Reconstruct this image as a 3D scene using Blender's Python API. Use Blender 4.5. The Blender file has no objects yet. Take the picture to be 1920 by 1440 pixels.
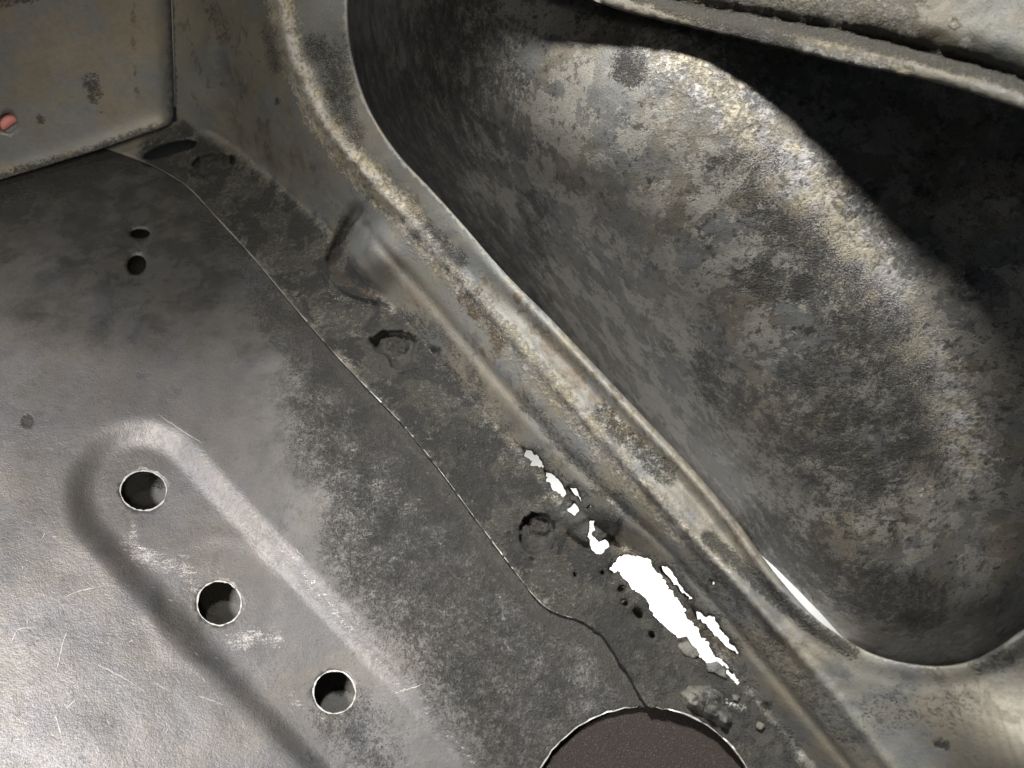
import bpy, math, random
import numpy as np
from mathutils import Vector, noise
from mathutils.geometry import delaunay_2d_cdt

# ------------------------------------------------------------------ camera, world, lamps, exposure
MM = 0.001
H, PITCH, FPX = 165.0, math.radians(62), 1450.0        # camera height (mm), tilt down, focal length in px of a 1920 px wide frame
scene = bpy.context.scene
cam_d = bpy.data.cameras.new('camera'); cam = bpy.data.objects.new('camera', cam_d)
scene.collection.objects.link(cam); scene.camera = cam
cam.location = (0, 0, H*MM); cam.rotation_euler = (math.pi/2 - PITCH, 0, 0)
cam_d.sensor_width = 36; cam_d.lens = 36*FPX/1920
cam_d.clip_start = 0.005; cam_d.clip_end = 20
cam_d.dof.use_dof = True; cam_d.dof.focus_distance = 0.180; cam_d.dof.aperture_fstop = 20.0

world = bpy.data.worlds.new('World'); scene.world = world; world.use_nodes = True
bg = world.node_tree.nodes['Background']; bg.inputs[0].default_value = (0.80, 0.90, 1.0, 1); bg.inputs[1].default_value = 0.04

def area_lamp(name, loc, target, size, power, col, size_y=None):
    d = bpy.data.lights.new(name, 'AREA'); d.energy = power; d.color = col
    d.shape = 'RECTANGLE' if size_y else 'DISK'; d.size = size
    if size_y: d.size_y = size_y
    o = bpy.data.objects.new(name, d); scene.collection.objects.link(o)
    o.location = Vector(loc)*MM
    o.rotation_euler = (Vector(target) - Vector(loc)).to_track_quat('-Z', 'Y').to_euler()
    return o
def spot_lamp(name, loc, target, angle, blend, radius, power, col):
    d = bpy.data.lights.new(name, 'SPOT'); d.energy = power; d.color = col; d.spot_size = math.radians(angle); d.spot_blend = blend; d.shadow_soft_size = radius
    o = bpy.data.objects.new(name, d); scene.collection.objects.link(o); o.location = Vector(loc)*MM
    o.rotation_euler = (Vector(target)-Vector(loc)).to_track_quat('-Z', 'Y').to_euler()
spot_lamp('work_lamp', (-60, 250, 420), (86, 78, 15), 43, 1.0, 0.027, 23.0, (1.0, 0.965, 0.90))
spot_lamp('hand_lamp', (-375, -60, 335), (-172, -22, 0), 46, 1.0, 0.05, 29.0, (1.0, 0.95, 0.92))
spot_lamp('fill_spot', (40, -90, 330), (-120, 165, 25), 34, 1.0, 0.06, 5.2, (1.0, 0.93, 0.80))  # unseen fill added near the camera for the back panel and upper wall
area_lamp('under_fill', (68, 84, -122), (68, 84, -220), 0.12, 0.13, (1.0, 1.0, 0.97))  # hidden lamp added under the body to whiten the ground

scene.view_settings.view_transform = 'Standard'; scene.view_settings.look = 'None'
scene.view_settings.exposure = 0.0; scene.view_settings.gamma = 1.0
scene.render.engine = 'CYCLES'
scene.render.resolution_x = 1024; scene.render.resolution_y = 768

# ------------------------------------------------------------------ measuring helpers (numpy, mm)
random.seed(4); rng = np.random.default_rng(4)
Cc = np.array([0, 0, H]); Rr = np.array([1., 0, 0])
Ff = np.array([0, math.cos(PITCH), -math.sin(PITCH)]); Uu = np.array([0, math.sin(PITCH), math.cos(PITCH)])

def A(*p): return np.array(p, float)
def lift(xy, z):
    """sight line through a measured point, met with the height z (mm): a point of the real surface"""
    xy = np.atleast_2d(xy); z = np.broadcast_to(z, (len(xy),))
    d = Rr*((xy[:, :1]-960)/FPX) + Uu*((720-xy[:, 1:2])/FPX) + Ff
    return Cc + d*((z-H)/d[:, 2])[:, None]
def dist_line(xy, line, vals=None, closed=False):
    """distance to a polyline, value interpolated along it, signed side"""
    if closed: line = np.vstack([line, line[:1]])
    best = np.full(len(xy), 1e18); bv = np.zeros(len(xy)); bs = np.zeros(len(xy)); bl = np.zeros(len(xy)); acc = 0.
    for i in range(len(line)-1):
        a, b = line[i], line[i+1]; ab = b-a; L2 = ab@ab
        if L2 < 1e-9: continue
        t = np.clip(((xy-a)@ab)/L2, 0, 1); q = xy-(a+t[:, None]*ab); d = (q*q).sum(1)
        m = d < best; best[m] = d[m]
        if vals is not None: bv[m] = (vals[i]+(vals[i+1]-vals[i])*t)[m]
        bs[m] = np.sign(ab[0]*q[:, 1]-ab[1]*q[:, 0])[m]
        bl[m] = (acc+t*math.sqrt(L2))[m]; acc += math.sqrt(L2)
    return np.sqrt(best), bv, bs, bl
def inside(xy, poly):
    r = np.zeros(len(xy), bool); x, y = xy[:, 0], xy[:, 1]; n = len(poly)
    for i in range(n):
        x1, y1 = poly[i]; x2, y2 = poly[(i+1) % n]
        if y1 == y2: continue
        c = ((y1 > y) != (y2 > y)) & (x < (x2-x1)*(y-y1)/(y2-y1)+x1); r ^= c
    return r
def smooth(line, n=6, closed=False):
    """Catmull-Rom through the points"""
    P = np.asarray(line, float); m = len(P); out = []
    for i in range(m if closed else m-1):
        if closed: p0, p1, p2, p3 = P[i-1], P[i], P[(i+1) % m], P[(i+2) % m]
        else: p0, p1, p2, p3 = P[max(i-1, 0)], P[i], P[i+1], P[min(i+2, m-1)]
        for k in range(n):
            t = k/n
            out.append(.5*((2*p1)+(p2-p0)*t+(2*p0-5*p1+4*p2-p3)*t*t+(3*p1-p0-3*p2+p3)*t**3))
    if not closed: out.append(P[-1])
    return np.array(out)
def densify(line, step, closed=True):
    P = np.asarray(line, float); out = []; n = len(P)
    for i in range(n if closed else n-1):
        a, b = P[i], P[(i+1) % n]; k = max(1, int(math.hypot(*(b-a))/step))
        out += [a+(b-a)*j/k for j in range(k)]
    if not closed: out.append(P[-1])
    return np.array(out)
def ragged(poly, amp, step=4, seed=0):
    q = densify(poly, step); o = []
    for i, p in enumerate(q):
        o.append(p+A(noise.noise(Vector((p[0]*.09, p[1]*.09, seed)))+.6*noise.noise(Vector((p[0]*.25, p[1]*.25, seed))),
                     noise.noise(Vector((p[0]*.09, p[1]*.09, seed+9)))+.6*noise.noise(Vector((p[0]*.25, p[1]*.25, seed+9))))*amp)
    return np.array(o)
def ellipse(cx, cy, a, b, rot=0, n=40):
    t = np.linspace(0, 2*math.pi, n, endpoint=False); c, s = math.cos(rot), math.sin(rot)
    return np.stack([cx+a*np.cos(t)*c-b*np.sin(t)*s, cy+a*np.cos(t)*s+b*np.sin(t)*c], 1)
def sstep(x, a, b):
    t = np.clip((x-a)/(b-a), 0, 1); return t*t*(3-2*t)
def fbm(xy, s, seed, oct=3):
    v = np.zeros(len(xy))
    for i, (x, y) in enumerate(xy): v[i] = noise.fractal(Vector((x*s, y*s, seed)), 1.0, 2.0, oct)
    return v

def sheet(name, parent, outline, zfun, mat, holes=(), creases=(), step=8, thick=0.9, marks=None, fine=None):
    """a pressed steel sheet: triangulated inside its outline, with holes and creases, raised to its real heights, with thickness"""
    V = []; E = []
    def loop(q, closed=True):
        s = len(V); V.extend(map(tuple, q)); n = len(q)
        E.extend((s+i, s+(i+1) % n) for i in range(n if closed else n-1))
    outl = densify(outline, step); loop(outl)
    for h in holes: loop(h)
    for c in creases: loop(densify(c, step, False), False)
    lo, hi = outl.min(0), outl.max(0)
    gx, gy = np.meshgrid(np.arange(lo[0], hi[0], step), np.arange(lo[1], hi[1], step*.87)); gx[1::2] += step/2
    g = np.stack([gx.ravel(), gy.ravel()], 1); g += rng.uniform(-.18, .18, g.shape)*step
    m = ((g[:, 0] < -40) | (g[:, 0] > 1960) | (g[:, 1] < -40) | (g[:, 1] > 1480))
    g = g[~m | (rng.random(len(g)) < .12)]
    for fx, fy, fr, fs in (fine or ()):
        m = np.hypot(g[:, 0]-fx, g[:, 1]-fy) < fr; ax, ay = np.meshgrid(np.arange(fx-fr, fx+fr, float(fs)), np.arange(fy-fr, fy+fr, float(fs))); ax[1::2] += fs/2
        q = np.stack([ax.ravel(), ay.ravel()], 1); g = np.vstack([g[~m], q[np.hypot(q[:, 0]-fx, q[:, 1]-fy) < fr]])
    g = g[inside(g, outl)]
    keep = np.ones(len(g), bool)
    for l, cl in [(outl, True)]+[(h, True) for h in holes]+[(c, False) for c in creases]:
        b0, b1 = l.min(0)-step, l.max(0)+step
        s = keep & (g > b0).all(1) & (g < b1).all(1); idx = np.where(s)[0]
        if len(idx):
            d = dist_line(g[idx], l, closed=cl)[0]; keep[idx[d < (1.6 if fine else step*.45)]] = False
    V.extend(map(tuple, g[keep]))
    r = delaunay_2d_cdt([Vector(v) for v in V], E, [], 0, 1e-4)
    xy = np.array([tuple(v) for v in r[0]]); F = np.array([tuple(t) for t in r[2]])
    c = xy[F].mean(1); ok = inside(c, outl)
    for h in holes: ok &= ~inside(c, h)
    F = F[ok]
    u = np.unique(F); mp = -np.ones(len(xy), int); mp[u] = np.arange(len(u)); xy = xy[u]; F = mp[F]
    a = xy[F[:, 1]]-xy[F[:, 0]]; b = xy[F[:, 2]]-xy[F[:, 0]]
    fl = (a[:, 0]*b[:, 1]-a[:, 1]*b[:, 0]) > 0; F[fl] = F[fl][:, ::-1]      # faces look at the room
    co = lift(xy, zfun(xy))*MM
    me = bpy.data.meshes.new(name); me.from_pydata(co.tolist(), [], F.tolist()); me.update()
    me.polygons.foreach_set('use_smooth', [True]*len(me.polygons))
    at = me.color_attributes.new('marks', 'FLOAT_COLOR', 'POINT')
    col = np.zeros((len(xy), 5))
    if marks is not None: col = np.clip(marks(xy), 0, 1)
    at.data.foreach_set('color', np.ascontiguousarray(col[:, :4]).ravel())
    tn = me.attributes.new('tone', 'FLOAT', 'POINT'); tn.data.foreach_set('value', np.ascontiguousarray(col[:, 4]))
    me.materials.append(mat)
    o = bpy.data.objects.new(name, me); scene.collection.objects.link(o); o.parent = parent
    if thick:
        s = o.modifiers.new('thickness', 'SOLIDIFY'); s.thickness = thick*MM; s.offset = -1
    return o

def mark(xy, items):
    """stains, some painted light and shade: channel 0 dark pitting, 1 bright bare scuffs, 2 brown rust, 3 pale sandy scale"""
    m = np.zeros((len(xy), 5))
    for ch, line, r0, r1, s in items:
        line = np.atleast_2d(np.array(line, float))
        if len(line) == 1: d = np.sqrt(((xy-line[0])**2).sum(1))
        else: d = dist_line(xy, line)[0]
        m[:, ch] = np.maximum(m[:, ch], s*(1-sstep(d, r0, r1)))
    return m

# ------------------------------------------------------------------ materials
class N:
    def __init__(s, name):
        s.m = bpy.data.materials.new(name); s.m.use_nodes = True; s.t = s.m.node_tree
        s.b = s.t.nodes['Principled BSDF']
    def n(s, typ, **kw):
        x = s.t.nodes.new(typ)
        for k, v in kw.items(): setattr(x, k, v)
        return x
    def put(s, sock, v):
        if isinstance(v, bpy.types.NodeSocket): s.t.links.new(v, sock)
        elif isinstance(v, tuple) and len(v) == 3 and sock.type == 'RGBA': sock.default_value = (*v, 1)
        else: sock.default_value = v
    def math(s, op, a, b=0., clamp=False):
        x = s.n('ShaderNodeMath', operation=op, use_clamp=clamp); s.put(x.inputs[0], a); s.put(x.inputs[1], b); return x.outputs[0]
    def mix(s, f, a, b):
        x = s.n('ShaderNodeMix', data_type='RGBA'); s.put(x.inputs[0], f); s.put(x.inputs[6], a); s.put(x.inputs[7], b); return x.outputs[2]
    def mixf(s, f, a, b):
        x = s.n('ShaderNodeMix', data_type='FLOAT'); s.put(x.inputs[0], f); s.put(x.inputs[2], a); s.put(x.inputs[3], b); return x.outputs[0]
    def noise(s, vec, scale, detail=5., rough=.55, dist=0.):
        x = s.n('ShaderNodeTexNoise'); s.put(x.inputs['Vector'], vec); s.put(x.inputs['Scale'], scale)
        s.put(x.inputs['Detail'], detail); s.put(x.inputs['Roughness'], rough); s.put(x.inputs['Distortion'], dist); return x.outputs['Fac']
    def ramp(s, f, lo, hi):
        x = s.n('ShaderNodeMapRange', interpolation_type='SMOOTHSTEP'); s.put(x.inputs[0], f); s.put(x.inputs[1], lo); s.put(x.inputs[2], hi); return x.outputs[0]

def steel(name, c1, c2, c3, dark=(.022, .021, .019), brown=(.052, .040, .026), sand=(.47, .43, .34), bare=(.46, .445, .425),
          metal=.35, rough=.50, patch=.0, speck=.5, pale=(.3, .29, .27), grain=1.0, peel=0.0, stretch=None, seed=0.0, spk=(.035, .033, .03), pr=(.05, .85), amp_=3.2, flecks=0., hue=.55):
    M = N(name)
    tc = M.n('ShaderNodeTexCoord'); mp = M.n('ShaderNodeMapping'); M.put(mp.inputs['Vector'], tc.outputs['Object'])
    mp.inputs['Scale'].default_value = (1000,)*3; mp.inputs['Location'].default_value = (seed, seed*1.7, 0)
    p = mp.outputs['Vector']
    at = M.n('ShaderNodeAttribute', attribute_name='marks'); sp = M.n('ShaderNodeSeparateColor'); M.put(sp.inputs[0], at.outputs['Color'])
    mr, mg, mb, ma = sp.outputs[0], sp.outputs[1], sp.outputs[2], at.outputs['Alpha']
    big = M.noise(p, .035, 4, .6, .2); mid = M.noise(p, .16, 5, .62, .1); sm = M.noise(p, .75, 4, .65); tiny = M.noise(p, 3.0, 2, .6)
    rag = M.noise(p, .30, 6, .70, .1)
    col = M.mix(M.ramp(big, .36, .64), c1, c2)
    col = M.mix(M.math('MULTIPLY', M.ramp(mid, .38, .72), .5), col, c3)
    # bluish and brownish oxide tints
    tint = M.mix(M.ramp(M.noise(p, .055, 4, .6), .40, .60), (1+.14*hue, 1., 1-.22*hue), (1-.12*hue, 1-.02*hue, 1+.14*hue)); tm = M.n('ShaderNodeVectorMath', operation='MULTIPLY'); M.put(tm.inputs[0], col); M.put(tm.inputs[1], tint); col = tm.outputs[0]
    # mid sized clouding
    cl = M.math('MULTIPLY_ADD', sm, .5); M.t.nodes[-1].inputs[2].default_value = .75
    v = M.n('ShaderNodeVectorMath', operation='SCALE'); M.put(v.inputs[0], col); M.put(v.inputs['Scale'], cl); col = v.outputs[0]
    tn = M.n('ShaderNodeAttribute', attribute_name='tone').outputs['Fac']      # darker oxidised steel, with painted shade in places
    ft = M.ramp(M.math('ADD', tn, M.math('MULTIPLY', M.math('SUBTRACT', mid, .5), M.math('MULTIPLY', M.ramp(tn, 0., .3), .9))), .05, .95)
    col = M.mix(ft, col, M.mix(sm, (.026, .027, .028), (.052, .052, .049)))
    if patch > 0:      # crisp edged flaked islands of the upper coat
        f1 = M.math('MULTIPLY', M.ramp(M.noise(p, .085, 7, .70, .2), .495, .515), patch); col = M.mix(f1, col, pale)
        f2 = M.math('MULTIPLY', M.ramp(M.noise(p, .13, 7, .72, .15), .60, .618), patch*.9); col = M.mix(f2, col, dark)
    if flecks > 0:     # clusters of small crisp flecks where the coat has broken up
        f3 = M.math('MULTIPLY', M.ramp(M.math('ADD', M.noise(p, .55, 5, .72), M.math('MULTIPLY', M.math('SUBTRACT', M.math('ADD', mid, M.math('MULTIPLY', mr, .35)), .55), .55)), .555, .585), flecks); col = M.mix(f3, col, dark)
        f4 = M.math('MULTIPLY', M.ramp(M.noise(p, .42, 5, .72, .2), .60, .62), flecks*.8); col = M.mix(f4, col, (.30, .285, .25))
    # speckle everywhere
    fs = M.math('MULTIPLY', M.ramp(M.math('ADD', M.math('MULTIPLY', tiny, .55), M.math('MULTIPLY', sm, .45)), .545, .62), speck); col = M.mix(fs, col, spk)
    # sandy scale, and a painted lit patch below one hole
    gr = M.noise(p, .9, 5, .75)
    fa = M.math('MULTIPLY', M.ramp(M.math('ADD', ma, M.math('ADD', M.math('MULTIPLY', M.math('SUBTRACT', rag, .5), 1.3), M.math('MULTIPLY', M.math('SUBTRACT', gr, .5), 2.2))), .30, .85), M.ramp(ma, .02, .25))
    col = M.mix(fa, col, M.mix(M.ramp(mid, .4, .6), sand, (sand[0]*1.05, sand[1]*1.12, sand[2]*1.45)))
    # brown rust
    fb = M.ramp(M.math('ADD', mb, M.math('MULTIPLY', M.math('SUBTRACT', rag, .5), 1.7)), .48, .66)
    col = M.mix(M.math('MULTIPLY', fb, .85), col, M.mix(M.ramp(sm, .35, .65), brown, (brown[0]*2.2, brown[1]*2.1, brown[2]*2.0)))
    # dark pitting, and painted shade along seams
    pit = M.math('ADD', M.math('MULTIPLY', gr, .55), M.math('MULTIPLY', tiny, .45))
    fd = M.math('MULTIPLY', M.ramp(M.math('ADD', mr, M.math('ADD', M.math('MULTIPLY', M.math('SUBTRACT', pit, .5), amp_), M.math('ADD', M.math('MULTIPLY', M.math('SUBTRACT', rag, .5), .7), M.math('MULTIPLY', M.math('SUBTRACT', mid, .5), .8)))), pr[0], pr[1]), M.ramp(mr, .02, .3))
    col = M.mix(M.math('MULTIPLY', fd, .88), col, dark)
    # bright scuffs
    m2 = M.n('ShaderNodeMapping'); M.put(m2.inputs['Vector'], p); m2.inputs['Rotation'].default_value = (0, 0, .9); m2.inputs['Scale'].default_value = (.35, 2.4, 1)
    stk = M.noise(m2.outputs['Vector'], 1.0, 4, .65)
    fg = M.ramp(M.math('ADD', mg, M.math('ADD', M.math('MULTIPLY', M.math('SUBTRACT', tiny, .5), 1.1), M.math('ADD', M.math('MULTIPLY', M.math('SUBTRACT', rag, .5), .9), M.math('MULTIPLY', M.math('SUBTRACT', stk, .5), 1.2)))), .42, .92)
    fg = M.math('MULTIPLY', fg, M.ramp(mg, .02, .2)); col = M.mix(fg, col, bare)
    M.put(M.b.inputs['Base Color'], col)
    M.put(M.b.inputs['Metallic'], M.math('MULTIPLY', M.math('SUBTRACT', 1., M.math('MAXIMUM', fd, M.math('MAXIMUM', fa, fb)), True), metal))
    r = M.math('ADD', M.mixf(sm, rough-.10, rough+.12), M.math('MULTIPLY', fd, .12)); M.put(M.b.inputs['Roughness'], M.mixf(fg, r, .33))
    # relief: fine grain, pits, flake edges
    h = M.math('ADD', M.math('MULTIPLY', tiny, .10*grain), M.math('MULTIPLY', sm, .18*grain))
    h = M.math('SUBTRACT', h, M.math('MULTIPLY', M.math('MULTIPLY', fd, pit), .95))
    h = M.math('ADD', h, M.math('MULTIPLY', fa, M.math('MULTIPLY', gr, .8)))
    if patch > 0: h = M.math('ADD', h, M.math('MULTIPLY', f1, .10)); h = M.math('SUBTRACT', h, M.math('MULTIPLY', f2, .10))
    bp = M.n('ShaderNodeBump'); bp.inputs['Strength'].default_value = .9; bp.inputs['Distance'].default_value = .0007
    M.put(bp.inputs['Height'], h); M.put(M.b.inputs['Normal'], bp.outputs[0])
    return M.m

m_floor = steel('floor_steel', c1=(.100, .098, .098), c2=(.132, .127, .124), c3=(.076, .077, .081), hue=.26, metal=.32, rough=.46, speck=.4, grain=.7, patch=.24, pale=(.135, .13, .126), pr=(-.05, 1.05), amp_=2.7)
m_side = steel('side_steel', (.190, .184, .162), (.158, .156, .145), (.130, .132, .135), metal=.18, rough=.58, speck=.35, grain=.7, seed=31, patch=.40, pale=(.215, .205, .170), sand=(.42, .37, .26))
m_outer = steel('outer_steel', (.168, .160, .143), (.125, .122, .114), (.082, .085, .088), metal=.12, rough=.55, patch=.82, speck=.6, pr=(.30, .82), amp_=2.8, grain=1.2, pale=(.245, .236, .215), flecks=.58, seed=77)
m_back = steel('back_steel', (.19, .175, .155), (.16, .155, .14), (.13, .135, .13), metal=.35, rough=.5, speck=.15, grain=.4, seed=120)
m_rail = steel('rail_steel', (.082, .077, .062), (.068, .067, .060), (.095, .085, .058), metal=.1, rough=.6, speck=.3, patch=.3, pale=(.09, .087, .077), sand=(.17, .155, .115), seed=11)
m_under = steel('chassis_steel', (.12, .115, .105), (.09, .088, .08), (.14, .13, .11), metal=.2, rough=.6, speck=.5, seed=51)
m_weld = steel('weld_steel', (.040, .039, .036), (.06, .057, .052), (.028, .027, .026), metal=.3, rough=.45, speck=.7, grain=2.2, seed=61)
m_flake = steel('flake_steel', (.120, .113, .098), (.09, .085, .075), (.04, .039, .036), metal=.1, rough=.6, speck=.8, grain=1.5, seed=91)

m_lump = steel('lump_steel', (.17, .16, .135), (.12, .114, .10), (.05, .049, .045), metal=.1, rough=.6, speck=.8, grain=2.0, seed=93)
def plain(name, c, rough=.5, metal=0., sc=600, amt=.25, bump=0.):
    M = N(name); tc = M.n('ShaderNodeTexCoord'); n = M.noise(tc.outputs['Object'], sc, 5, .6)
    M.put(M.b.inputs['Base Color'], M.mix(n, tuple(x*(1-amt) for x in c), tuple(min(1, x*(1+amt)) for x in c)))
    M.b.inputs['Roughness'].default_value = rough; M.b.inputs['Metallic'].default_value = metal
    if bump:
        b = M.n('ShaderNodeBump'); b.inputs['Distance'].default_value = bump; M.put(b.inputs['Height'], n); M.put(M.b.inputs['Normal'], b.outputs[0])
    return M.m
m_bright = plain('bare_edge', (.80, .79, .76), .3, .6, 900, .2)
m_scratch = plain('scratched_steel', (.30, .29, .275), .45, .2, 900, .3)
m_score = plain('fresh_scratch', (.34, .33, .315), .45, .25, 900, .4)
m_white = plain('white_ground', (.85, .85, .83), .9, 0, 20, .03)
m_pink = plain('pink_paint', (.72, .28, .26), .45, 0, 300, .15)
m_black = plain('black_rubber', (.02, .02, .02), .5)
def brown_mat():
    M = N('brown_grit'); tc = M.n('ShaderNodeTexCoord')
    t = M.noise(tc.outputs['Object'], 3600, 2, .6); g = M.noise(tc.outputs['Object'], 140, 4, .6)
    c = M.mix(g, (.011, .0068, .0052), (.018, .0118, .0092)); c = M.mix(M.ramp(t, .60, .70), c, (.10, .082, .072))
    M.put(M.b.inputs['Base Color'], c); M.b.inputs['Roughness'].default_value = .7
    b = M.n('ShaderNodeBump'); b.inputs['Distance'].default_value = .0003; M.put(b.inputs['Height'], t); M.put(M.b.inputs['Normal'], b.outputs[0])
    return M.m
m_brown = brown_mat()

# ------------------------------------------------------------------ measured lines of the pressing: flange edge, crease, ridge, opening edge
SEAM = smooth([(150, 262), (205, 280), (280, 308), (350, 350), (400, 402), (470, 478), (540, 562), (620, 655), (700, 740), (760, 802), (830, 890),
               (900, 985), (960, 1065), (1005, 1122), (1040, 1148), (1095, 1166), (1130, 1192), (1170, 1250), (1212, 1318), (1290, 1440), (1400, 1620)], 5)
CR = [(300, 222, -8), (345, 237, -7), (400, 250, -6), (450, 283, -5), (520, 343, -3), (580, 398, -1.5), (630, 445, 0), (680, 515, .8), (740, 578, 1), (790, 635, 1),
      (850, 708, 1), (920, 788, 1), (975, 846, 1), (1040, 915, 1), (1100, 970, 1), (1160, 1012, 1), (1215, 1056, 1), (1290, 1146, 1), (1368, 1246, 1), (1440, 1334, 1), (1520, 1428, 1), (1640, 1570, 1), (1700, 1640, 1)]
RIDGE = [(505, -160, 58), (520, -40, 52), (535, 60, 46), (562, 140, 40), (612, 235, 35), (680, 320, 31), (760, 405, 28), (830, 480, 27), (900, 562, 26), (980, 652, 25.5), (1060, 742, 25), (1140, 830, 25),
         (1220, 918, 25), (1300, 1006, 25), (1380, 1092, 24.5), (1450, 1172, 24), (1530, 1262, 23.5), (1600, 1350, 23), (1670, 1440, 22), (1760, 1570, 20), (1800, 1640, 19)]
RIM = [(665, -160, 66), (652, -60, 61), (648, 40, 55), (660, 120, 48), (690, 205, 42), (740, 285, 38.5), (800, 350, 36), (870, 425, 34), (950, 515, 32), (1040, 605, 30.5), (1130, 700, 29.5), (1220, 795, 29),
       (1300, 880, 28.5), (1380, 975, 28), (1450, 1070, 28), (1520, 1150, 28), (1580, 1195, 28.5), (1650, 1232, 30), (1740, 1250, 33), (1810, 1246, 37), (1870, 1222, 41), (1940, 1175, 46), (2100, 1060, 55)]
CR, RIDGE, RIM = (smooth(l, 6) for l in (CR, RIDGE, RIM)); RIDGE[:, 2] -= 7; RIM[:, 2] -= 7

def z_base(xy):      # the floor: flat below, rolling down towards the back panel
    q = xy[:, 1] - (600 + .10*xy[:, 0])
    return -13*sstep(-q, -60, 420)*(1-sstep(xy[:, 0], 500, 900))
BEAD = smooth([(300, 1000), (420, 1125), (630, 1345), (860, 1580), (1000, 1720)], 6)
def z_floor(xy):
    z = z_base(xy)
    d = dist_line(xy, A(*[(262, 925), (300, 965), (420, 1095), (625, 1310), (860, 1560), (1000, 1700)]))[0]
    z -= 2.5*(1-sstep(d, 80, 148))
    # shallow rings pressed round the second hole
    r = np.hypot(xy[:, 0]-410, xy[:, 1]-1130); z += .08*np.sin(r/9.)*np.exp(-((r-110)/45)**2)
    # flared small hole
    r = np.hypot(xy[:, 0]-255, (xy[:, 1]-495)); z -= 1.8*np.exp(-(r/42)**2)
    d, _, s, _ = dist_line(xy, SEAM)
    z -= 6*sstep(np.where(s < 0, d, 0), 30, 75)
    near = np.where(s > 0, 1-sstep(d, 5, 120), 1)*sstep(xy[:, 1], 620, 860)
    z += .28*near*fbm(xy, .045, 3.1, 4)
    z += .35*fbm(xy, .006, 7.7, 2)+.05*fbm(xy, .02, 2.7, 2)
    # broken step where the flange has rusted away
    return z
WELDS = [[(357, 318), (368, 305), (362, 300), (385, 290), (415, 288), (436, 292), (438, 305), (428, 320), (400, 328), (380, 332), (360, 330)],
         [(693, 640), (705, 625), (730, 619), (760, 622), (781, 636), (778, 655), (770, 685), (748, 693), (732, 688), (727, 670), (705, 660)],
         [(972, 1000), (978, 975), (1000, 962), (1025, 966), (1044, 985), (1040, 1005), (1020, 1035), (995, 1040), (975, 1025)]]
WELDS = [ragged(smooth(A(*w), 4, True), 4.5, 5, 70+i) for i, w in enumerate(WELDS)]
PITS = [(1150, 1068, 7, 6, 0), (1164, 1104, 5, 6, .5), (1171, 1131, 6, 4, .5), (1196, 1150, 11, 6, .9), (1222, 1190, 6, 4, .9), (1130, 1075, 3, 2, 0), (1078, 1078, 3, 2, 0), (815, 660, 5, 9, -.7), (869, 846, 4, 3, 0), (1436, 1324, 5, 3, .9), (1056, 952, 4, 2, 0)]
def zl(xy, L): return dist_line(xy, L[:, :2], L[:, 2])
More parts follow.
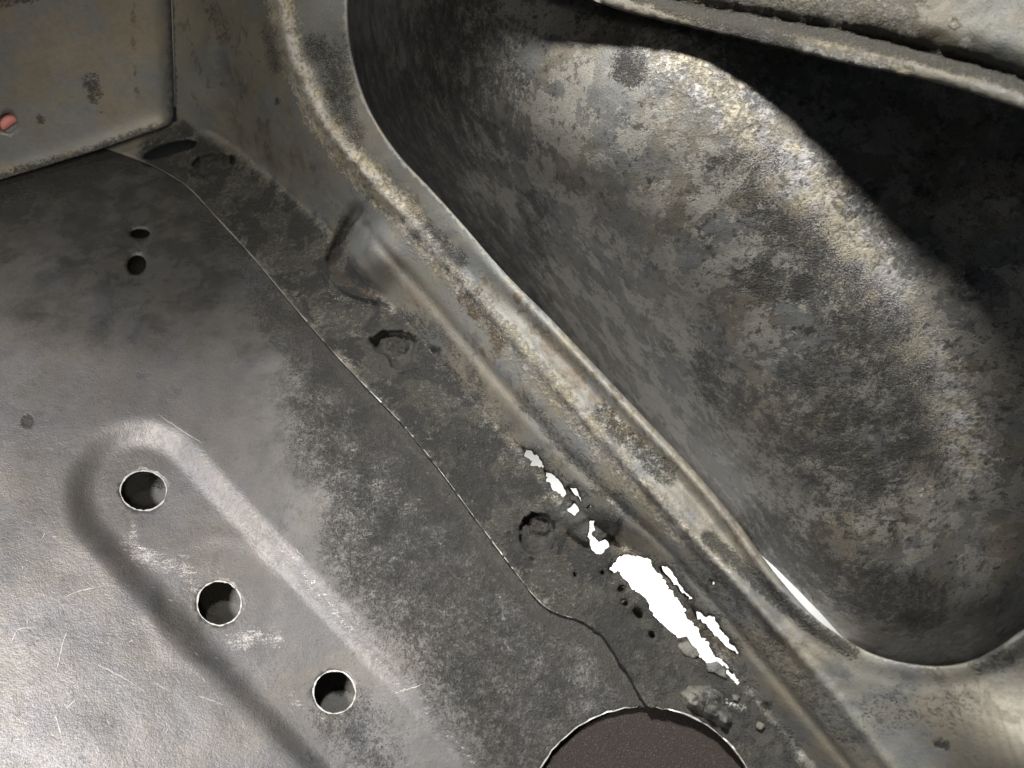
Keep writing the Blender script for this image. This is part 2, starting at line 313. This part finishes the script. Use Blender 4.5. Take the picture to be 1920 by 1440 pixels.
def z_side(xy):
    dc, vc, sc, _ = zl(xy, CR); dr, vr, sr, _ = zl(xy, RIDGE); de, ve, se, _ = zl(xy, RIM); ds, _, ss, _ = dist_line(xy, SEAM)
    up = sc < 0; over = sr < 0
    zf = z_base(xy)+1.0+1.0*sstep(xy[:, 1], 1160, 1220)
    # flange: from the floor to the crease
    t = ds/(ds+dc+1e-6); z_fl = zf*(1-t)+(vc)*t
    z_fl = z_fl + .9*np.exp(-dc/14.)*0
    # wall: crease to ridge with a soft second fold
    t = dc/(dc+dr+1e-6); k = t+.07*np.sin(t*math.pi)-.05*np.exp(-((t-.45)/.07)**2)*sstep(xy[:, 1], 330, 520)
    z_w = vc*(1-k)+vr*k
    # shoulder: ridge to opening with rolled lip
    t = dr/(dr+de+1e-6); z_s = vr*(1-t)+ve*t + .4*np.sin(t*math.pi)
    z_s += 9*sstep(dr, 60, 260)*sstep(xy[:, 1], 1250, 1450)
    lip = sstep(xy[:, 1], 350, 700)*(1-.85*sstep(xy[:, 0], 1400, 1620))
    z_s += lip*(1.3*np.exp(-((de-12)/8)**2) - .9*np.exp(-((de-36)/10)**2))
    z = np.where(over, z_s, np.where(up, z_w, z_fl))
    # rounded ridge bead with scale on it
    wr = 1.7*np.exp(-(dr/11)**2)*np.where(xy[:, 1] > 1150, 1-.7*sstep(xy[:, 1], 1150, 1330), 1)
    z += .9*wr
    rough = fbm(xy, .05, 1.3, 4)
    z += .45*np.exp(-(dr/26)**2)*rough*(1-sstep(xy[:, 1], 300, 700))*1.6 + .22*np.exp(-(dr/26)**2)*rough
    # pressed drain bulge
    dx, dy = xy[:, 0]-680, xy[:, 1]-485; u = .72*dx+.69*dy; v = .69*dx-.72*dy
    z += 4.6*(1-sstep(np.hypot(np.minimum(u-4, 0)*1.15, np.minimum(v-4, 0)), 14, 50))*(1-sstep(u, 5, 85))*(1-sstep(v, 5, 95))
    z -= 3.6*np.exp(-(dist_line(xy, A((668, 398), (648, 432), (630, 466), (620, 486)))[0]/11)**2)
    z += .9*np.exp(-(dist_line(xy, smooth(A((612, 478), (612, 500), (632, 532), (665, 552), (705, 562)), 5))[0]/4.5)**2)
    z -= .9*np.exp(-(dist_line(xy, smooth(A((604, 500), (622, 538), (660, 560), (705, 572)), 5))[0]/5)**2)
    # second, rusted bulge and the dished disc below it
    r2 = ((xy[:, 0]-1112)/52)**2+((xy[:, 1]-978)/44)**2; z += 4.2*np.sqrt(np.clip(1-r2, 0, 1))
    r = np.hypot((xy[:, 0]-1118)/70, (xy[:, 1]-1040)/72); z += np.where(up, 0, -.8*(1-sstep(r, .88, 1.04))*sstep(r, .2, .8))
    # spot welds sunk into the flange
    for w in WELDS:
        d = dist_line(xy, w, closed=True)[0]; i = inside(xy, w); z -= np.where(i, 2.3*sstep(d, 0, 5), 0); z += np.where(~i, .8*np.exp(-(d/6)**2)*np.clip(.5+1.6*rough, 0, 1.4), 0)
    for px, py, pa, pb, pr in PITS:
        z -= 2.0*np.exp(-((xy[:, 0]-px)**2+(xy[:, 1]-py)**2)/(pa*pb*1.2))
    # pitting of the flange
    fl = (~up)*1.0
    z += fl*sstep(xy[:, 1], 500, 800)*(.50*rough+.28*fbm(xy, .12, 5.5, 2))
    z += .2*fbm(xy, .008, 2.2, 2)
    return z
def z_outer(xy):
    cps = A((560, -150, 10), (640, 60, -22), (690, 230, -38), (840, 450, -50), (1040, 650, -48), (1250, 850, -44), (1450, 1080, -40), (1580, 1200, -38), (1750, 1300, -32), (760, 60, 12), (800, 220, 0), (960, 420, -12), (1140, 620, -18), (1320, 820, -22),
            (850, 0, 40), (1050, 20, 50), (1280, 70, 57), (1360, 130, 55), (1440, 200, 51.5), (1560, 350, 41), (1700, 560, 25), (1780, 700, 12), (1840, 860, -5), (1870, 1000, -18),
            (900, 150, 26), (1050, 350, 22), (1250, 550, 14), (1450, 800, -4), (1600, 1000, -20), (1250, 300, 42), (1450, 500, 28), (1650, 800, 1),
            (1500, 160, 53), (1650, 220, 50), (1750, 420, 36), (1900, 350, 46), (1900, 700, 16), (1980, 900, 0), (2100, 500, 42), (1980, 1100, -16), (2050, 1250, -24), (1300, -120, 62), (1700, -120, 64), (2100, 100, 64))
    def U(r2): return np.where(r2 > 0, .5*r2*np.log(np.maximum(r2, 1e-12)), 0)
    q = cps[:, :2]/1000; n = len(q)
    K = U(((q[:, None]-q[None])**2).sum(2))+np.eye(n)*.003; Pm = np.hstack([np.ones((n, 1)), q])
    W = np.linalg.solve(np.block([[K, Pm], [Pm.T, np.zeros((3, 3))]]), np.concatenate([cps[:, 2], np.zeros(3)]))
    x = xy/1000
    z = U(((x[:, None]-q[None])**2).sum(2))@W[:n]+W[n]+x@W[n+1:]
    d, _, sd_, _ = dist_line(xy, RIM[:, :2]); d = np.where(sd_ < 0, d, 0)
    amp = 62-35*sstep(xy[:, 1], 500, 850)+26*sstep(xy[:, 0], 1600, 1800); lam = 48+60*sstep(xy[:, 0], 1550, 1800)
    z = z-amp*np.exp(-d/lam)
    return z+.35*fbm(xy, .012, 8.8, 3)+.10*fbm(xy, .07, 4.4, 3)

# ------------------------------------------------------------------ setting
def box_sheet(name, pts, mat):
    me = bpy.data.meshes.new(name); me.from_pydata([tuple(Vector(p)*MM) for p in pts], [], [tuple(range(len(pts)))]); me.materials.append(mat)
    o = bpy.data.objects.new(name, me); scene.collection.objects.link(o); return o
g = box_sheet('ground', [(-1500, -1500, -170), (1500, -1500, -170), (1500, 1500, -170), (-1500, 1500, -170)], m_white); g['kind'] = 'structure'

# ------------------------------------------------------------------ the car body
car = bpy.data.objects.new('car_body', None); scene.collection.objects.link(car)
car['label'] = 'stripped rusty grey steel car body corner with drilled holes and rust perforations'; car['category'] = 'car body'

HOLES = {'a': ellipse(269, 920, 43, 37, 0, 44), 'b': ellipse(411, 1131, 41, 41, 0, 44), 'c': ellipse(627, 1298, 39, 40, 0, 44)}
HOLES = {k: ragged(h, 1.0, 5, i) for i, (k, h) in enumerate(HOLES.items())}
BIGR = ragged(ellipse(1207, 1546, 221, 221, 0, 120), 2.2, 7, 3)
# floor ends under the flange, short of the crease
off = []
for i in range(0, len(SEAM), 2):
    a, b = SEAM[max(i-2, 0)], SEAM[min(i+2, len(SEAM)-1)]; t = (b-a)/np.hypot(*(b-a)); n = A(t[1], -t[0])[0] if False else np.array([t[1], -t[0]])
    off.append(SEAM[i]+n*(118 if SEAM[i][1] < 820 else 90 if SEAM[i][1] < 1030 else 48 if SEAM[i][1] < 1260 else 130))
off = np.array(off); 
floor_out = np.vstack([off, [(1330, 1640), (-220, 1640), (-220, 330), (0, 300), (180, 240)]])
floor_marks = lambda xy: mark(xy, [(4, [(-60, 380), (200, 330), (360, 460), (180, 420)], 60, 230, .70), (4, [(420, 500), (600, 700), (800, 900), (1000, 1150), (1180, 1330)], 30, 170, .42), (4, [(280, 610), (60, 590)], 10, 90, .5), (4, [(640, 760), (800, 980), (940, 1230), (1000, 1440)], 30, 290, .62), (0, SEAM[(SEAM[:, 1] > 640)], 10, 70, .95),  # upper floor: oxide plus painted shade; centre tone paints the light's falloff
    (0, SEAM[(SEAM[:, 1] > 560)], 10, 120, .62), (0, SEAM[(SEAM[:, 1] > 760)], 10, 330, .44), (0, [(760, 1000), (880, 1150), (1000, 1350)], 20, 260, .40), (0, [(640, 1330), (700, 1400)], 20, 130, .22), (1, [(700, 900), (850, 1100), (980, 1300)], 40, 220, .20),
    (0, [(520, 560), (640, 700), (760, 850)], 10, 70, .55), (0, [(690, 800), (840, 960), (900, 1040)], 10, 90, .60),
    (0, [(330, 340), (420, 440), (500, 540)], 5, 60, .35), (0, [(52, 790)], 8, 16, .9), (0, [(-100, 375), (0, 348), (180, 300), (240, 285)], 14, 60, .8),  # last mark paints the shade of the gap under the back panel
    (1, [(245, 1015), (262, 1045), (300, 1050), (345, 1060), (372, 1110)], 2, 44, .56), (1, [(440, 1200), (480, 1190), (515, 1195)], 3, 40, .58), (1, [(250, 980), (255, 1020)], 1, 14, .5), (1, [(545, 1300), (570, 1330)], 2, 22, .5),
    (1, [(530, 1030), (600, 1110), (680, 1210), (800, 1330)], 2, 16, .40), (1, [(800, 1330), (900, 1440)], 2, 20, .42), (1, [(390, 1200), (410, 1240)], 1, 10, .5),
    (1, [(-60, 1100), (150, 1250), (300, 1440)], 60, 260, .16), (1, [(590, 1340), (640, 1350)], 2, 18, .45),
    (2, [(560, 590), (700, 760)], 0, 22, .30)])
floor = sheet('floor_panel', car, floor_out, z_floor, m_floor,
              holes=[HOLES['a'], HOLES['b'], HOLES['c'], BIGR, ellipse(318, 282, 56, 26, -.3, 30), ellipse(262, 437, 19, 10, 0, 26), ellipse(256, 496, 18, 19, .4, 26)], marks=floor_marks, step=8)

# side panel: flange, wall, shoulder and the edge of the opening in one pressing
Z7 = lambda pts: A(*pts)/2.25+np.array([900, 800])
RUST = [[(600, 545), (650, 548), (690, 560), (715, 570), (730, 600), (760, 625), (790, 670), (830, 730), (870, 790), (900, 830), (940, 880), (980, 940), (1020, 985), (1042, 1012), (1000, 997), (960, 992), (930, 970), (900, 945), (880, 918), (860, 895), (848, 902), (830, 880), (790, 850), (760, 820), (720, 770), (705, 730), (690, 712), (650, 690), (630, 660), (600, 635), (568, 600), (585, 570)],
        [(765, 600), (790, 600), (815, 630), (840, 665), (870, 705), (865, 722), (840, 705), (810, 670), (775, 635)],
        [(900, 770), (925, 790), (955, 810), (985, 805), (1000, 840), (1030, 880), (1060, 920), (1083, 945), (1075, 957), (1035, 940), (1000, 905), (975, 880), (950, 850), (915, 815)],
        [(180, 95), (205, 105), (240, 125), (262, 150), (270, 180), (310, 205), (335, 235), (357, 270), (345, 285), (310, 260), (280, 225), (255, 180), (225, 165), (200, 130)],
        [(375, 258), (405, 265), (420, 300), (415, 320), (400, 300), (380, 280)], [(372, 345), (400, 328), (413, 338), (410, 355), (398, 370), (380, 362)], [(445, 342), (462, 328), (475, 338), (455, 352)],
        [(468, 405), (485, 400), (490, 430), (480, 455), (500, 488), (530, 475), (548, 495), (520, 520), (495, 535), (470, 510), (458, 470)],
        [(1040, 1020), (1060, 1030), (1078, 1055), (1105, 1085), (1095, 1090), (1060, 1062), (1040, 1040)],
        [(872, 710), (884, 712), (890, 730), (882, 742), (870, 735)], [(970, 650), (985, 655), (982, 675), (968, 672)]]
rust_holes = []
for i, r in enumerate(RUST):
    q = Z7(r); q = q.mean(0)+(q-q.mean(0))*(1.04 if i == 0 else 1.12); rust_holes.append(ragged(q, 4.2, 3, 20+i))
pin = [ragged(ellipse(*p, 14), 1.6, 3, 50+i) for i, p in enumerate(PITS) if 1060 < p[0] < 1300 and p[1] > 1060]; rust_holes += pin
slot = smooth(A((268, 296), (272, 285), (300, 270), (340, 261), (362, 263), (368, 270), (355, 280), (320, 290), (290, 299)), 5, True)
weldgap = [ragged(ellipse(366, 306, 8, 9, .5, 14), .8, 3, 5), ragged(ellipse(434, 300, 5, 9, 0, 12), .8, 3, 6)]
keepS = SEAM
# the flange has rusted off at the big hole: outline follows the seam, then the big hole
side_out = np.vstack([SEAM[:-1], [(1420, 1640), (1790, 1650), (2150, 1650), (2150, 1040)], RIM[::-1, :2][2:], [(560, -190), (318, -190), (323, 0), (327, 120), (331, 228), (250, 236)]])
FL = densify(A((330, 300), (480, 400), (600, 520), (680, 620), (800, 740), (900, 880), (1000, 1000), (1080, 1100)), 30, False)
side_marks = lambda xy: mark(xy, [(0, [(q[0], q[1])], q[3], q[2]+7, 1.3) for q in PITS]+[(4, [tuple(w.mean(0))], 26, 46, 1.) for w in WELDS]+[(0, [tuple(w.mean(0))], 24, 42, .9) for w in WELDS]+[(ch_, np.vstack([h, h[:1]]), 1, r_, s_) for h in rust_holes for ch_, r_, s_ in ((2, 11, .62), (0, 22, .55))]+[
    (0, FL, 30, 95, .52), (1, FL, 20, 100, .17), (3, FL+np.array([10, -8]), 10, 70, .12), (4, FL, 50, 90, 1.0), (4, [(1100, 1080), (1200, 1200), (1330, 1330), (1480, 1500)], 50, 95, .85), (4, CR[(CR[:, 1] > 560), :2]+np.array([26, -20]), 10, 50, .25), 
    (0, SEAM[(SEAM[:, 1] > 760) & (SEAM[:, 1] < 1200)]+np.array([60, -30]), 20, 130, .60), (0, [(400, 400), (560, 450), (620, 620), (740, 660)], 10, 100, .42), (0, [(1150, 1120), (1290, 1300), (1420, 1440)], 30, 130, .66),
    (0, [(740, 650)], 40, 90, .8), (0, [(1110, 965)], 20, 62, 1.), (0, [(1010, 1000)], 30, 75, .8), (0, [(1330, 1310)], 50, 120, .75), (0, [(1380, 1330), (1460, 1440)], 20, 60, .8),
    (0, [(590, 90), (625, 110), (640, 220)], 8, 46, .62), (0, [(660, 250)], 10, 40, .5), (0, [(770, 400), (860, 490)], 4, 30, .5), (0, [(650, 420), (628, 480)], 4, 24, .6), (0, [(520, 190)], 3, 9, 1.), (4, [(430, 130), (470, 230), (560, 330)], 10, 70, .38), (2, [(350, 60), (365, 110)], 4, 26, .42), (0, [(400, 20), (420, 70)], 4, 30, .3), (4, [(700, 470), (800, 590), (960, 790)], 6, 40, .30), (0, [(820, 620), (900, 720)], 2, 26, .25), (2, [(1600, 1330), (1700, 1420)], 10, 80, .34), (0, [(1650, 1330), (1800, 1330)], 10, 90, .22), (4, [(1560, 1250), (1700, 1290), (1860, 1260)], 10, 60, .35), (0, [(505, 60), (520, 120)], 5, 30, .5),
    (0, [(1330, 1010), (1420, 1090), (1500, 1160), (1600, 1225)], 3, 22, .72), (0, [(1130, 780), (1250, 890)], 8, 34, .45), (0, [(1300, 1060), (1420, 1190), (1600, 1390)], 4, 50, .36), (0, [(980, 745), (1080, 860), (1180, 960)], 2, 34, .32),
    (0, [(1760, 1395)], 6, 12, .9), (0, [(1775, 1400)], 6, 10, .9), (0, [(1840, 1240), (1890, 1235)], 8, 40, .6),
    (1, RIDGE[(RIDGE[:, 1] > 480) & (RIDGE[:, 1] < 1120), :2]+np.array([-4, 6]), 3, 26, .55), (1, [(985, 700), (1060, 780), (1130, 860)], 6, 40, .40), (1, RIDGE[(RIDGE[:, 1] > -60) & (RIDGE[:, 1] < 480), :2], 4, 30, .62),
    (1, CR[(CR[:, 1] > 240) & (CR[:, 1] < 850), :2], 1, 8, .36), (1, [(1440, 1180), (1560, 1330), (1640, 1440)], 5, 40, .34), (1, [(1335, 1095)], 2, 12, .7), (1, [(1395, 1330), (1330, 1300)], 2, 16, .5),
    (1, RIM[(RIM[:, 1] > 560) & (RIM[:, 1] < 1120), :2]+np.array([-6, 6]), 2, 12, .2), (1, [(600, 530), (640, 560), (690, 570)], 2, 14, .42),
    (3, RIDGE[(RIDGE[:, 1] > -100) & (RIDGE[:, 1] < 420), :2], 12, 50, .80), (3, RIDGE[(RIDGE[:, 1] >= 400) & (RIDGE[:, 1] < 1000), :2]+np.array([-8, 8]), 8, 42, .56),
    (2, [(880, 560), (930, 640), (920, 660)], 8, 44, .62), (2, [(910, 530), (930, 555)], 8, 26, .62), (2, [(980, 590), (1030, 650), (1090, 720), (1200, 830)], 5, 26, .62), (2, [(620, 490), (640, 525), (700, 555)], 2, 11, .8),
    (2, [(1000, 700), (1150, 870), (1250, 960)], 4, 34, .42), (2, RIM[(RIM[:, 1] > 480) & (RIM[:, 1] < 1150), :2]+np.array([-10, 10]), 4, 24, .48), (4, RIM[(RIM[:, 1] > 300) & (RIM[:, 1] < 1230), :2]+np.array([-34, 34]), 6, 40, .36), (2, [(640, 130), (620, 180)], 6, 36, .5), (2, [(380, 330), (430, 340)], 4, 40, .30), (2, [(1060, 1000), (1075, 1020)], 4, 22, .7)])
side = sheet('side_panel', car, side_out, z_side, m_side, holes=rust_holes+[slot, BIGR]+weldgap,
             creases=[CR[8:, :2][(CR[8:, 1] > 600) & (CR[8:, 1] < 800)], CR[(CR[:, 1] > 1350) & (CR[:, 1] < 1600), :2], CR[(CR[:, 1] > 245) & (CR[:, 1] < 395), :2]]+[np.vstack([c0, c0[:1]]) for w in WELDS[1:] for c0 in (w, w.mean(0)+(w-w.mean(0))*.84)], marks=side_marks, step=7, fine=[(672, 490, 82, 3.5), (740, 652, 62, 3.5), (1008, 1000, 60, 3.5), (1110, 985, 52, 4), (398, 308, 55, 3.5), (1230, 1130, 70, 4.5)])

# outer panel behind the opening
outer_out = np.vstack([[(520, -200), (600, 60), (640, 230), (770, 420), (900, 570), (1080, 760), (1250, 930), (1360, 1030), (1425, 1040), (1451, 1062), (1498, 1108), (1537, 1148), (1582, 1198), (1600, 1290), (1740, 1330), (2150, 1330), (2150, -200)]])
outer_marks = lambda xy: mark(xy, [(4, [(760, 100), (900, 320), (1080, 550), (1250, 760)], 50, 230, .45),  # left tone: mottled stain plus painted shade narrowing the lit band
    (3, [(1235, 85), (1310, 130), (1390, 210), (1440, 270), (1510, 345), (1580, 440), (1670, 570)], 15, 125, .64), (3, [(1670, 570), (1750, 710), (1815, 860)], 15, 110, .62), (3, [(1480, 290), (1530, 360)], 20, 60, .8), (3, [(1740, 920)], 5, 40, .5),
    (0, [(850, 60), (900, 130), (780, 200), (820, 280)], 30, 150, .62), (0, [(1180, 130)], 20, 60, .6), (0, [(1400, 520), (1500, 540)], 15, 60, .7), (0, [(1500, 440), (1580, 540), (1700, 700), (1720, 850)], 20, 110, .58),
    (0, [(1440, 300), (1360, 320), (1480, 450)], 15, 80, .45), (0, [(1650, 640), (1500, 820), (1600, 900)], 40, 160, .52), (0, [(1330, 690), (1380, 760)], 20, 80, .5), (0, [(1000, 380), (1010, 560)], 10, 50, .45), (0, [(1440, 1000), (1580, 1090), (1720, 1130)], 20, 100, .6), (0, [(700, 120), (760, 300), (960, 500)], 20, 90, .5),
    (2, [(1250, 880), (1400, 1020), (1600, 1180), (1760, 1200)], 30, 110, .55), (2, [(1540, 1050), (1600, 1080)], 10, 60, .5), (2, [(870, 200), (900, 300)], 20, 90, .35),
    (1, [(1060, 560)], 2, 6, .3)])
outer = sheet('outer_panel', car, outer_out, z_outer, m_outer, marks=outer_marks, step=9)

backing = sheet('added_pinhole_backing', car, A((1040, 1030), (1100, 1045), (1148, 1070), (1158, 1082), (1174, 1098), (1196, 1114), (1206, 1138), (1226, 1165), (1258, 1192), (1285, 1216), (1306, 1254), (1280, 1300), (1180, 1250), (1090, 1130)), lambda xy: -3.2+0*xy[:, 0], m_under, step=12)  # unseen strip added under the flange to keep the pinholes dark
# back panel: stands on the floor at the far corner
zt = float(z_side(A((326, 5)))[0]); zc = -5.5
def z_back(xy):
    p = A((329, 231, zc), (0, 338, -7.5), (323, 0, zt+1)); m = np.hstack([p[:, :2], np.ones((3, 1))]); k = np.linalg.solve(m, p[:, 2])
    z = xy@k[:2]+k[2]; d = dist_line(xy, A((331, 232), (180, 284), (-220, 412)))[0]; e = dist_line(xy, A((331, 232), (326, 120), (320, -190)))[0]
    z -= 1.6*np.exp(-(e/16)**2); z += .5*np.exp(-((d-0)/20)**2); return z+.3*fbm(xy, .006, 6.6, 2)
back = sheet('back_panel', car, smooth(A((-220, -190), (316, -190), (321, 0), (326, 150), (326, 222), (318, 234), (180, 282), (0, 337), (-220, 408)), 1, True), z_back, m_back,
             holes=[ellipse(14, 231, 18, 19, 0, 26)], step=10, marks=lambda xy: mark(xy, [(2, [(250, -60), (250, 90), (258, 190)], 2, 12, .62), (0, [(170, 150), (180, 180)], 5, 26, .4), (0, [(0, 0), (60, -10)], 4, 30, .4), (0, [(76, 222)], 4, 12, .6), (0, [(190, 215)], 2, 8, .5), (0, [(-60, 350), (180, 284), (325, 232), (322, 0)], 2, 22, .3), (2, [(0, 250), (80, 270)], 10, 60, .25)]))  # mark along lower edge and corner is painted seam shade

# upper rail: nearer the eye, with a groove and a turned lip
LOW = smooth(A((640, -230, 56), (800, -140, 57.2), (960, -60, 58.4), (1110, 0, 59.6), (1220, 32, 60.8), (1343, 60, 62), (1484, 94, 63.8), (1612, 124, 65.6), (1740, 151, 67.5), (1869, 189, 69.5), (1990, 232, 71.5), (2200, 320, 75)), 6)
GRO = A((1100, -60), (1266, 2), (1441, 34), (1612, 66), (1740, 98), (1911, 147), (2200, 270))
def z_rail(xy):
    d, v, s, _ = zl(xy, LOW); g_, _, gs, _ = dist_line(xy, smooth(GRO, 6))
    z = v + .045*d - 1.0*np.exp(-(g_/13)**2) + .4*np.exp(-((d-16)/12)**2); z += np.where(gs < 0, 1.2*sstep(g_, 5, 60), 0)
    return z+.15*fbm(xy, .03, 3.3, 3)
rail = sheet('upper_rail', car, np.vstack([LOW[:, :2], [(2700, 300), (2700, -430), (600, -430)]]), z_rail, m_rail, step=10, thick=1.0,
             marks=lambda xy: mark(xy, [(3, [(1400, 0), (1600, 40), (1680, 20)], 20, 90, .58), (3, [(1500, 88), (1600, 112), (1700, 135)], 4, 24, .7), (0, smooth(GRO, 3)+np.array([0, 8]), 4, 26, .72), (0, [(1270, 10), (1380, 50), (1480, 90)], 8, 30, .6), (3, [(1810, 82)], 6, 20, 1.), (3, [(1790, 45)], 4, 20, .7)]))

# chassis plate seen through the drilled holes
def z_chas(xy): return z_base(xy)-8.2-22*(1-sstep(xy[:, 1], 560, 760))+.4*fbm(xy, .01, 1.1, 2)+0*xy[:, 0]
chas = sheet('chassis_plate', car, A((-220, 380), (180, 250), (300, 225), (420, 290), (480, 420), (600, 600), (760, 860), (860, 1000), (930, 1150), (960, 1360), (960, 1640), (-220, 1640)), z_chas, m_under, step=16,
             marks=lambda xy: mark(xy, [(0, [(634, 1296)], 9, 13, 1.2), (0, [(300, 890)], 5, 40, .6), (3, [(398, 1150)], 10, 50, .35)]))  # dark spot stands for a small hole; light and shade painted below others
# dark gritty plate under the big round hole
def z_brown(xy): return -1.6+0*xy[:, 0]
brown = sheet('brown_gritty_plate', car, A((985, 1310), (1200, 1280), (1420, 1350), (1480, 1640), (930, 1640)), z_brown, m_brown, step=30, thick=1.0)
brown['label'] = 'dark brown gritty plate under the large round hole'

# ------------------------------------------------------------------ small parts
def strip(name, parent, line, width, zf, mat, lift_mm=.05, closed=False, jitter=0., seed=0):
    """a thin raised or scored line lying on a panel"""
    L = np.asarray(line, float); n = len(L); V = []; F = []; r = np.random.default_rng(seed)
    for i in range(n):
        a, b = (L[i-1], L[(i+1) % n]) if closed else (L[max(i-1, 0)], L[min(i+1, n-1)])
        t = (b-a)/max(np.hypot(*(b-a)), 1e-6); nn = np.array([-t[1], t[0]])
        taper = 1 if closed else min(1, .25+1.5*min(i, n-1-i)/max(n-1, 1)*2)
        w = width*taper*(1+jitter*r.uniform(-1, 1))/2
        V += [L[i]+nn*w, L[i]-nn*w]
    V = np.array(V); co = lift(V, zf(V)+lift_mm)*MM
    for i in range(n if closed else n-1):
        j = (i+1) % n; F.append((2*i, 2*j, 2*j+1, 2*i+1))
    me = bpy.data.meshes.new(name); me.from_pydata(co.tolist(), [], F); me.materials.append(mat)
    o = bpy.data.objects.new(name, me); scene.collection.objects.link(o); o.parent = parent
    s = o.modifiers.new('thickness', 'SOLIDIFY'); s.thickness = .06*MM; s.offset = 0
    return o
for i, k in enumerate('abc'):
    h = HOLES[k]; c = h.mean(0)
    strip('hole_rim', floor, c+(h-c)*1.010, 2.2, z_floor, m_bright, .03, True, .75, i)
arc = BIGR[(BIGR[:, 1] < 1475)]; arc = arc[np.argsort(arc[:, 0])]; al = arc[arc[:, 0] < 1205]; ar = arc[arc[:, 0] >= 1225]
strip('hole_rim', floor, al, 2.0, z_floor, m_bright, .05, False, .8, 8); strip('hole_rim', side, ar, 2.0, z_side, m_bright, .05, False, .8, 9)

SCR = [[(132, 1170), (118, 1205), (112, 1235), (105, 1262)], [(172, 1242), (215, 1262), (250, 1282), (272, 1297)], [(288, 1278), (320, 1298)], [(20, 1210), (35, 1180), (70, 1178)], [(372, 1305), (395, 1312), (420, 1322)],
       [(90, 1300), (105, 1345), (120, 1395)], [(125, 1328), (142, 1312)], [(120, 1120), (150, 1108), (195, 1098)], [(240, 1205), (250, 1200)], [(60, 1235), (66, 1240)], [(222, 1285), (230, 1290)], [(80, 1010), (84, 998)], [(160, 1040), (165, 1036)],
       [(200, 1348), (206, 1360)], [(295, 775), (330, 800), (380, 832)], [(740, 1300), (790, 1284)], [(365, 1222), (372, 1228)], [(52, 1158), (53, 1170)], [(380, 1270), (386, 1282)], [(555, 1030), (570, 1045)], [(84, 1328), (86, 1336)]]
for i in range(26):
    x, y = rng.uniform(0, 330), rng.uniform(980, 1430); a = rng.uniform(0, 6.3); l = rng.uniform(3, 14); SCR.append([(x, y), (x+l*math.cos(a), y+l*math.sin(a))])
for i, s in enumerate(SCR):
    q = densify(smooth(A(*s), 5) if len(s) > 2 else A(*s), 4, False)
    q = q+np.array([[noise.noise(Vector((p[0]*.1, p[1]*.1, 2))), noise.noise(Vector((p[0]*.1, p[1]*.1, 5)))] for p in q])*1.5
    strip('scratch', floor, q, 1.4 if len(s) > 2 else 1.3, z_floor, m_score, .02, False, .6, i)
strip('flange_edge', side, SEAM[(SEAM[:, 1] > 285) & (SEAM[:, 1] < 1160)]+np.array([.6, -.4]), 1.3, z_side, m_scratch, .02, False, .9, 77)['label'] = 'thin bright sheared edge of the flange'

# weld nuggets left in the drilled spot welds
def lump(name, parent, poly, zf, mat, hgt, seed, amp=.5):
    c = poly.mean(0)
    def zz(xy):
        d = dist_line(xy, poly, closed=True)[0]
        return zf(xy)+hgt*sstep(d, 0, 14)+amp*sstep(d, 0, 8)*fbm(xy, .05, seed, 4)-.12
    o = sheet(name, parent, poly, zz, mat, step=4, thick=.3, marks=lambda xy: mark(xy, [(0, [tuple(c)], 10, 60, .4)]))
    return o
for i, w in enumerate([ellipse(402, 308, 28, 17, -.2), ellipse(748, 648, 28, 22, .2), ellipse(1012, 990, 25, 22, .3)]):
    lump('spot_weld', side, ragged(w, 4, 4, 40+i), z_side, m_weld, .9, 4.+i, 1.0)
lump('weld_lump', side, ragged(A((1272, 1300), (1290, 1286), (1330, 1284), (1355, 1300), (1362, 1325), (1376, 1345), (1368, 1372), (1345, 1360), (1318, 1345), (1285, 1325)), 3, 5, 44), z_side, m_lump, 3.4, 12., 2.0)
# loose scale curling off the edge of the large perforation
def flake(poly, dz, seed):
    o = sheet('rust_flake', side, ragged(A(*poly), 2.2, 5, seed), lambda xy: 1.2+dz+.012*(xy[:, 0]-poly[0][0])+.35*fbm(xy, .04, seed, 3), m_flake, step=5, thick=.35)
flake([(1274, 1205), (1290, 1202), (1305, 1216), (1313, 1228), (1300, 1234), (1285, 1228), (1272, 1216)], .3, 3)
flake([(1322, 1244), (1345, 1240), (1360, 1255), (1362, 1272), (1345, 1264), (1328, 1258)], .3, 4)
flake([(1372, 1300), (1388, 1306), (1384, 1316), (1374, 1312)], .6, 5)
flake([(1420, 1352), (1434, 1358), (1428, 1370), (1418, 1364)], .6, 6)
# pink painted tube and black grommet behind the hole of the back panel
def tube(name, a, b, r, mat):
    a, b = Vector(a)*MM, Vector(b)*MM; r *= MM; d = (b-a).normalized(); u = d.orthogonal().normalized(); w = d.cross(u); V = []; F = []
    for k, (p, s) in enumerate(((a, .8), (a+d*r*.3, 1), (b-d*r*.3, 1), (b, .8))):
        for i in range(16): V.append(tuple(p+(u*math.cos(i*math.pi/8)+w*math.sin(i*math.pi/8))*r*s))
    for k in range(3):
        for i in range(16): F.append((k*16+i, k*16+(i+1) % 16, k*16+16+(i+1) % 16, k*16+16+i))
    F += [tuple(range(15, -1, -1)), tuple(range(48, 64))]
    me = bpy.data.meshes.new(name); me.from_pydata(V, [], F); me.materials.append(mat)
    for p in me.polygons: p.use_smooth = len(p.vertices) == 4
    o = bpy.data.objects.new(name, me); scene.collection.objects.link(o); o.parent = car; return o
zb = float(z_back(A((14, 231)))[0])
tube('pink_pipe', lift(A((-30, 250)), zb-3)[0], lift(A((36, 206)), zb-3)[0], 2.4, m_pink)['label'] = 'pink painted pipe behind the hole in the back panel'
